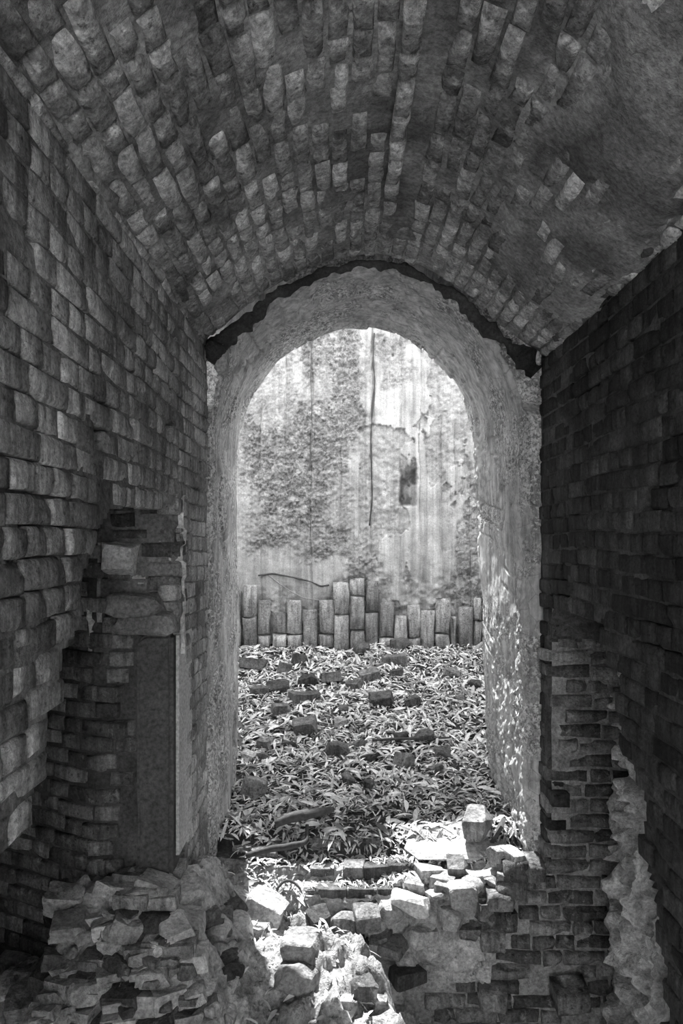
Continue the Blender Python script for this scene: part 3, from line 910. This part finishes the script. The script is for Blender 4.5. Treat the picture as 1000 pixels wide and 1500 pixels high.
# step edges of the threshold, one brick after the other
steps = thing(add('threshold_steps', None), 'worn brick steps half buried in leaves at the foot of the doorway', 'steps')
for (x, y, w, h, d) in [(478, 1233, 44, 17, 3.72), (520, 1229, 26, 13, 3.73), (546, 1231, 20, 14, 3.73),
                        (472, 1273, 38, 14, 3.585), (519, 1273, 27, 15, 3.585), (550, 1273, 35, 15, 3.58), (588, 1270, 38, 14, 3.585),
                        (448, 1306, 28, 14, 3.475), (487, 1305, 40, 14, 3.475), (528, 1304, 37, 14, 3.475), (569, 1303, 35, 13, 3.475), (610, 1300, 42, 13, 3.475),
                        (388, 1252, 38, 18, 3.66), (356, 1245, 25, 15, 3.68)]:
    stone_obj('brick', steps, x, y, w, h * 1.3, 'stone_dark', d=d + .035, depth=.085, kind='brick', yaw=r0.normal(0, .06), sink=.2, tilt=.08)
# masonry lumps of the collapsed threshold, children of the ground they are bonded into
def mass_bulge(U, Z): return .06 * (cells(U * 7, Z * 9, 6)[2] - .5) * sstep(.03, .14, cells(U * 7, Z * 9, 6)[1] - cells(U * 7, Z * 9, 6)[0]) - .03 * sstep(.1, .0, cells(U * 7, Z * 9, 6)[1] - cells(U * 7, Z * 9, 6)[0]) + .03 * sstep(-.62, -.45, Z) * sstep(-.16, -.26, Z) + .035 * fbm(U * 5, Z * 5, 2, 3, 143)
face_sheet('mortar_mass', (.10, 3.42), (.72, 3.40), -.60, -.185, 'mass', 141, .022, .010, .02, bank, mass_bulge)
face_sheet('mortar_mass', (-.36, 3.44), (.12, 3.40), -.85, -.20, 'rubble', 142, .03, .012, .07, bank)
for (x, y, w, h, mat, d, kd) in [(600, 1322, 62, 30, 'slab', 3.38, 'stone'), (678, 1312, 44, 50, 'rubble', 3.42, 'broken'), (628, 1276, 40, 22, 'stone_pale', 3.56, 'brick'), (705, 1283, 60, 30, 'slab', 3.5, 'stone'),
                             (560, 1372, 34, 20, 'stone', 3.38, 'stone'), (540, 1340, 40, 24, 'stone', 3.38, 'broken'), (506, 1352, 36, 26, 'stone', 3.36, 'stone'), (470, 1345, 34, 28, 'stone_dark', 3.34, 'broken'), (575, 1385, 36, 18, 'stone_dark', 3.35, 'brick'), (732, 1252, 30, 34, 'stone_pale', 3.5, 'stone'), (752, 1258, 22, 34, 'stone_pale', 3.46, 'broken'),
                             (600, 1425, 50, 20, 'stone_dark', 3.36, 'broken'), (690, 1362, 34, 22, 'stone', 3.38, 'broken'), (655, 1300, 34, 22, 'stone', 3.44, 'broken'), (530, 1375, 30, 18, 'stone_dark', 3.36, 'stone'), (500, 1385, 30, 20, 'stone_dark', 3.33, 'broken'),
        (650, 1288, 42, 26, 'mass', 3.50, 'stone'), (672, 1268, 34, 20, 'stone', 3.56, 'broken'), (724, 1296, 40, 30, 'mass', 3.44, 'stone'), (612, 1292, 34, 18, 'stone', 3.50, 'broken'), (745, 1282, 30, 26, 'stone_pale', 3.42, 'broken'), (690, 1300, 30, 28, 'stone', 3.44, 'stone'), (640, 1312, 30, 22, 'mass', 3.42, 'stone'), (575, 1330, 44, 40, 'mass', 3.40, 'stone'), (660, 1345, 40, 34, 'mass', 3.38, 'stone'), (620, 1365, 50, 30, 'mass', 3.38, 'stone'), (705, 1328, 30, 30, 'stone', 3.38, 'broken')]:
    stone_obj('masonry_lump', bank, x, y, w, h, mat, d=d, depth=.12, kind=kd, sub=2, rough=.012, tilt=.2)
# visible blocks on the lit mound
for (x, y, w, h, mat, kd) in [(445, 1376, 42, 26, 'mass', 'broken'), (436, 1424, 54, 26, 'mass', 'stone'), (395, 1318, 60, 26, 'rubble', 'broken'), (360, 1300, 54, 24, 'rubble', 'broken'), (375, 1350, 40, 30, 'rubble', 'broken'), (535, 1440, 30, 34, 'stone', 'broken'), (505, 1450, 60, 30, 'mass', 'broken'),
                          (350, 1345, 42, 34, 'rubble', 'broken'), (590, 1480, 60, 30, 'mass', 'broken'), (655, 1485, 36, 24, 'stone', 'broken'), (345, 1275, 40, 22, 'rubble', 'broken'), (560, 1460, 28, 30, 'stone', 'broken'), (465, 1490, 46, 24, 'mass', 'stone')]:
    stone_obj('rubble_block', bank, x, y, w, h, mat, kind=kd, sub=3, rough=.020, sink=.66, tilt=.3)
# broken masonry of the left bank
n = 0
for k in range(400):
    px, py = r0.uniform(20, 345), r0.uniform(1265, 1500)
    if py < np.interp(px, [0, 60, 130, 200, 270, 345], [1400, 1330, 1285, 1268, 1290, 1320]): continue
    n += 1
    if n > 120: break
    w = r0.uniform(18, 62); h = w * r0.uniform(.35, .6)
    stone_obj('brick' if r0.random() < .5 else 'stone', bank, px, py, w, h, str(r0.choice(['rubble', 'stone', 'stone_dark', 'rubble', 'core'])), kind='broken' if r0.random() < .6 else 'stone', sub=1, rough=.012, sink=.5, tilt=.35, yaw=r0.uniform(-.6, .6), depth=.12)
for (x, y, w, h) in [(236, 1382, 100, 20), (195, 1310, 46, 22), (270, 1375, 40, 30), (165, 1295, 60, 18), (230, 1315, 60, 20), (140, 1330, 50, 20), (245, 1270, 50, 18)]:
    stone_obj('brick', bank, x, y, w, h, 'brick_left', kind='brick', sub=1, rough=.008, sink=.35, tilt=.1, yaw=r0.normal(.05, .1), depth=.12)

# ------------------------------------------------------------------ loose stones in the leaf litter
def Z4(zx, zy): return 330 + .43 * zx, 930 + .43 * zy
litter_stones = [
 (580, 82, 104, 50, 'stone_dark', 'stone', 'flat dark stone near the foot of the upright brick row'),
 (592, 30, 75, 52, 'stone_dark', 'stone', 'dark angular rock propped against the upright bricks'),
 (255, 80, 52, 44, 'stone_dark', 'broken', 'dark brick end among leaves below the left upright bricks'),
 (200, 112, 54, 54, 'stone_dark', 'stone', 'dark rock left of the dark brick end near the back wall'),
 (770, 125, 62, 52, 'stone_dark', 'stone', 'dark wedge shaped stone at the upper right of the leaf slope'),
 (490, 136, 62, 42, 'stone', 'brick', 'grey flat brick face in the upper middle of the leaf slope'),
 (582, 126, 66, 36, 'stone_dark', 'stone', 'grey stone just right of the flat grey brick face'),
 (368, 140, 76, 42, 'stone_dark', 'broken', 'dark broken brick left of the flat grey brick face'),
 (176, 172, 84, 42, 'stone_dark', 'stone', 'broad dark stone at the upper left of the leaf slope'),
 (272, 210, 98, 40, 'stone_dark', 'broken', 'long flat dark stone above the lone dark half brick'),
 (115, 190, 62, 42, 'stone_dark', 'stone', 'dark stone beside the left jamb below the brick row'),
 (438, 168, 62, 54, 'stone', 'stone', 'tilted grey stone below the flat grey brick face'),
 (195, 252, 68, 42, 'stone', 'broken', 'pale topped brick lump left of the lone dark half brick'),
 (275, 310, 82, 66, 'stone_dark', 'broken', 'lone dark half brick standing proud in the left of the leaf slope'),
 (530, 218, 100, 60, 'stone_dark', 'stone', 'large dark stone at the centre of the leaf slope'),
 (632, 222, 72, 38, 'stone_dark', 'stone', 'low dark stone right of the large central stone'),
 (846, 170, 52, 38, 'stone_dark', 'stone', 'dark stone touching the right jamb at the upper slope'),
 (400, 252, 42, 32, 'stone_dark', 'stone', 'small dark stone left of the large central stone'),
 (394, 292, 64, 32, 'stone_pale', 'stone', 'small pale flat stone right of the lone dark half brick'),
 (675, 345, 68, 44, 'stone_dark', 'stone', 'dark stone half covered by leaves in the right of the slope'),
 (140, 367, 62, 54, 'stone', 'broken', 'grey brick chunk on the left above the pale white stone'),
 (78, 410, 54, 42, 'stone_pale', 'stone', 'pale white stone lying against the left jamb'),
 (378, 390, 94, 66, 'stone_dark', 'stone', 'large dark rock in the middle left of the leaf slope'),
 (496, 420, 78, 42, 'stone_dark', 'stone', 'flat dark stone left of the rounded pale rock'),
 (605, 425, 74, 84, 'stone', 'stone', 'rounded pale grey rock in the middle right of the slope'),
 (460, 372, 62, 42, 'stone_dark', 'stone', 'dark stone between two large rocks in the middle of the slope'),
 (742, 396, 78, 46, 'stone_dark', 'stone', 'dark stone under leaves right of the rounded pale rock'),
 (100, 522, 80, 84, 'stone', 'broken', 'big grey block with a dark front beside the left jamb'),
 (486, 515, 36, 56, 'stone', 'brick', 'small grey brick end poking upright from the leaves'),
 (425, 490, 62, 32, 'stone_dark', 'stone', 'low dark stone left of the small upright brick end'),
 (720, 455, 52, 42, 'stone_dark', 'stone', 'dark lump below right of the rounded pale rock'),
 (282, 156, 62, 46, 'stone_dark', 'stone', 'dark stone above the long flat dark stone'),
 (126, 412, 54, 44, 'stone_dark', 'stone', 'dark stone right of the pale white stone'),
 (220, 370, 54, 40, 'stone_dark', 'stone', 'dark stone left of the large middle left rock'),
 (600, 342, 54, 34, 'stone_dark', 'stone', 'dark stone above the rounded pale rock'),
 (105, 95, 104, 42, 'stone_dark', 'broken', 'long dark brick lying below the leftmost upright bricks'),
 (465, 45, 56, 40, 'stone_dark', 'stone', 'grey stone leaning on the middle of the upright brick row'),
 (800, 216, 44, 28, 'stone_dark', 'stone', 'small grey stone at the right edge of the leaf slope'),
 (460, 640, 36, 24, 'stone_dark', 'stone', 'small dark pebble right of the thick dark branch'),
 (865, 300, 40, 26, 'stone_dark', 'stone', 'small dark stone low against the right jamb'),
]
for (x, y, w, h, mat, kd, lab) in litter_stones:
    px, py = Z4(x, y)
    o = stone_obj('brick_fragment' if kd != 'stone' else 'stone', None, px, py, w * .43, h * .43, mat, kind=kd, sub=2, rough=.008, sink=.22, tilt=.3)
    thing(o, lab, 'brick' if kd != 'stone' else 'stone', 'loose stones in the leaf litter')

# pale slab on the sill with a brick and a board on it
p = P(662, 1238, 3.72)
pts = [(-.27, -.06, .03), (-.2, -.12, .0), (.12, -.13, -.005), (.29, -.07, .01), (.3, .1, .03), (.05, .17, .04), (-.2, .12, .05), (-.25, .0, -.03), (.1, -.1, -.05), (.27, .05, -.05), (-.1, .12, -.05)]
slab = add('cement_slab', hull_mesh('cement_slab', pts, 'slab', 3, .008, 5), None, Matrix.Translation(p) @ Euler((.12, -.03, .02)).to_matrix().to_4x4())
thing(slab, 'pale cement slab lying in the sun on the right of the sill', 'slab')
r1 = np.random.default_rng(5)
p = P(702, 1210, 3.72)
o = add('sill_brick', hull_mesh('sill_brick', brick_pts(.125, .2, .11, r1, .012, .25), 'stone', 3, .012, 3), None, Matrix.Translation(p + Vector((0, .05, .0))) @ Euler((.12, -.1, -.35)).to_matrix().to_4x4())
thing(o, 'pale brick sitting on the right end of the cement slab', 'brick')
p = P(726, 1222, 3.74)
o = add('board_offcut', hull_mesh('board_offcut', brick_pts(.02, .10, .17, r1, .003), 'bark', 0), None, Matrix.Translation(p) @ Euler((.1, .5, -.3)).to_matrix().to_4x4())
thing(o, 'dark board offcut leaning behind the pale brick on the sill', 'board')

# ------------------------------------------------------------------ branches
def branch(name, pix, r_px, mat, seed, lift=.012, d=None):
    pts = []
    for q in pix:
        g = on_ground(q[0], q[1])
        pts.append(g + Vector((0, 0, lift + (q[2] if len(q) > 2 else 0))))
    pts = np.array(pts)
    s = np.r_[0, np.cumsum(np.linalg.norm(np.diff(pts, axis=0), axis=1))]
    q = np.linspace(0, s[-1], max(10, int(s[-1] / .02)))
    sm = np.stack([np.interp(q, s, pts[:, i]) for i in range(3)], -1)
    for _ in range(4): sm[1:-1] = .25 * sm[:-2] + .5 * sm[1:-1] + .25 * sm[2:]
    return add(name, lumpy_tube(name, sm, r_px * sm[:, 1].mean() / 1000, mat, seed, 8, .25, taper=lambda t: (.45 + .55 * math.sin(math.pi * min(1, .15 + t * .8))) ))
thing(branch('branch', [(403, 1226), (425, 1221, .02), (450, 1217, .02), (470, 1214, .02), (489, 1209, .02)], 8, 'bark', 3, .07), 'thick dark branch lying across the left of the sill', 'branch')
thing(branch('branch', [(360, 1274), (395, 1271, .02), (420, 1269, .03), (440, 1263, .02), (452, 1254), (449, 1240), (450, 1228)], 5.0, 'bark', 4, .075), 'curved dark branch below the thick branch near the steps', 'branch')
thing(branch('stick', [(545, 1094), (580, 1092), (620, 1091), (660, 1090)], 2.2, 'bark', 5, .045), 'straight dark stick on the leaves below the rounded pale rock', 'stick')
thing(branch('stick', [(694, 957), (704, 951, .02), (714, 945, .04)], 3.2, 'twig', 6, .02), 'short pale stick against the right jamb by the upright bricks', 'stick')
thing(branch('stick', [(568, 1010), (610, 1003), (640, 1000)], 1.6, 'twig', 7, .02), 'thin pale stick among the stones of the upper slope', 'stick')
thing(branch('stick', [(505, 1125), (535, 1118), (560, 1112)], 1.6, 'twig', 8, .02), 'thin pale stick below the flat dark stone', 'stick')
thing(branch('root', [(405, 1310), (415, 1300, .02), (430, 1302, .02), (440, 1310, .0)], 2.4, 'bark', 9, .02), 'small dark looping root left of the lowest step', 'root')

# ------------------------------------------------------------------ fallen leaves
def leaf_mesh(L, W, bend, twist, seed):
    r = np.random.default_rng(seed)
    xs = np.array([-.5, -.22, .08, .32, .5]) * L
    ws = np.array([.02, .42, .5, .3, .0]) * W
    V = []
    for x, w in zip(xs, ws):
        z = bend * (.25 - (x / L) ** 2) * L
        a = twist * x / L
        cup = .3 * w
        V += [(x, -w * math.cos(a), z + cup - w * math.sin(a)), (x, 0, z), (x, w * math.cos(a), z + cup + w * math.sin(a))]
    F = []
    for i in range(4):
        b = i * 3
        for k in (0, 1):
            F += [(b + k, b + 3 + k, b + 4 + k), (b + k, b + 4 + k, b + 1 + k)]
    return np.array(V), np.array(F)
lv = [leaf_mesh(1, r0.uniform(.10, .30), r0.uniform(-.2, .4), r0.uniform(-.6, .6), i) for i in range(16)]

def leaf_at(x, y, z, L, r, flat=.35):
    dx = .03
    gx = (float(ground(x + dx, y)) - float(ground(x - dx, y))) / (2 * dx)
    gy = (float(ground(x, y + dx)) - float(ground(x, y - dx))) / (2 * dx)
    n = Vector((-gx, -gy, 1)).normalized()
    q = Vector((0, 0, 1)).rotation_difference(n).to_matrix()
    R = q @ Euler((r.normal(0, flat), r.normal(0, flat), r.uniform(0, 6.283))).to_matrix()
    return Matrix.Translation((x, y, z)) @ (R @ Matrix.Diagonal((L, L, L))).to_4x4()

def litter(name, n, xr, yr, mat, lo, hi, seed, dens=None, lift=.03):
    r = np.random.default_rng(seed)
    V, F, off = [], [], 0
    X = r.uniform(*xr, n); Y = r.uniform(*yr, n)
    keep = np.ones(n, bool) if dens is None else r.random(n) < dens(X, Y)
    X, Y = X[keep], Y[keep]
    Zg = rough_ground(X, Y)
    dx = .03
    gx = (ground(X + dx, Y) - ground(X - dx, Y)) / (2 * dx); gy = (ground(X, Y + dx) - ground(X, Y - dx)) / (2 * dx)
    gx = np.clip(gx, -.5, .5); gy = np.clip(gy, -.5, .5)
    for i in range(len(X)):
        v, f = lv[r.integers(16)]
        L = min(hi * 1.25, lo + (hi - lo) * abs(r.normal(0, .55)))
        R = np.array(Euler((r.normal(0, .35), r.normal(0, .22), r.uniform(0, 6.283))).to_matrix())
        q = (v * L) @ R.T
        q[:, 2] += q[:, 0] * gx[i] + q[:, 1] * gy[i]
        q += (X[i], Y[i], Zg[i] + r.uniform(.004, lift))
        V.append(q); F.append(f + off); off += len(v)
    o = add(name, mesh_from(name, np.concatenate(V), np.concatenate(F), mat))
    o['kind'] = 'stuff'
    return o
lit = litter('leaf_litter', 26000, (-1.75, 1.75), (3.72, 6.25), 'leaf', .025, .095, 201, dens=lambda x, y: np.where(y > 4.52, 1.0, ((x > -.70) & (x < .95)) * 1.0))
lit['label'] = 'thick layer of dry fallen leaves covering the room floor'; lit['category'] = 'leaf litter'
lit2 = litter('leaf_litter', 8000, (-.75, .95), (2.5, 3.74), 'leaf', .03, .07, 203,
              dens=lambda x, y: np.clip(.9 * sstep(3.36, 3.5, y) + .5 * np.exp(-((x - .35) / .35) ** 2 - ((y - 3.2) / .2) ** 2) + .05, 0, 1) * sstep(-.62, -.45, x) * (x < .93), lift=.02)
lit2['label'] = 'scattered dry leaves on the brick steps and rubble before the sill'; lit2['category'] = 'leaf litter'
r2 = np.random.default_rng(77)
lm = []
for i in range(16):
    lm.append(mesh_from('dry_leaf', lv[i][0], lv[i][1], 'leaf_pale'))
for k in range(110):
    px, py = r2.uniform(352, 715), r2.uniform(955, 1225)
    g = on_ground(px, py)
    o = add('dry_leaf', lm[k % 16], None, leaf_at(g.x, g.y, g.z + .03, r2.uniform(.07, .11), r2))
    thing(o, 'pale dry leaf lying on top of the leaf litter behind the arch', 'leaf', 'pale leaves on top of the litter')

# ------------------------------------------------------------------ roots hanging on the bright wall
def wall_root(pix, r, mat, seed, label):
    pts = np.array([P(x, y, YB - .012)[:] for x, y in pix])
    q = np.linspace(0, 1, 60); k = np.linspace(0, 1, len(pts))
    sm = np.stack([np.interp(q, k, pts[:, i]) for i in range(3)], -1)
    for _ in range(3): sm[1:-1] = .25 * sm[:-2] + .5 * sm[1:-1] + .25 * sm[2:]
    o = add('hanging_root', lumpy_tube('hanging_root', sm, r, mat, seed, 6, .5))
    thing(o, label, 'root')
wall_root([(548, 488), (546, 530), (549, 560), (545, 600), (543, 640), (544, 690), (545, 730), (541, 770)], .007, 'bark', 21, 'long thin dark root hanging down the middle of the bright wall')
wall_root([(456, 500), (455, 560), (457, 620), (453, 690)], .004, 'bark', 22, 'short thin root hanging on the dark stained left half of the bright wall')
wall_root([(378, 843), (400, 840), (430, 846), (455, 852), (470, 859), (482, 857)], .008, 'bark', 23, 'dark root curving just above the left upright bricks')
wall_root([(392, 842), (410, 856), (428, 868), (445, 876), (470, 880)], .005, 'twig', 24, 'thin pale root slanting down behind the left upright bricks')
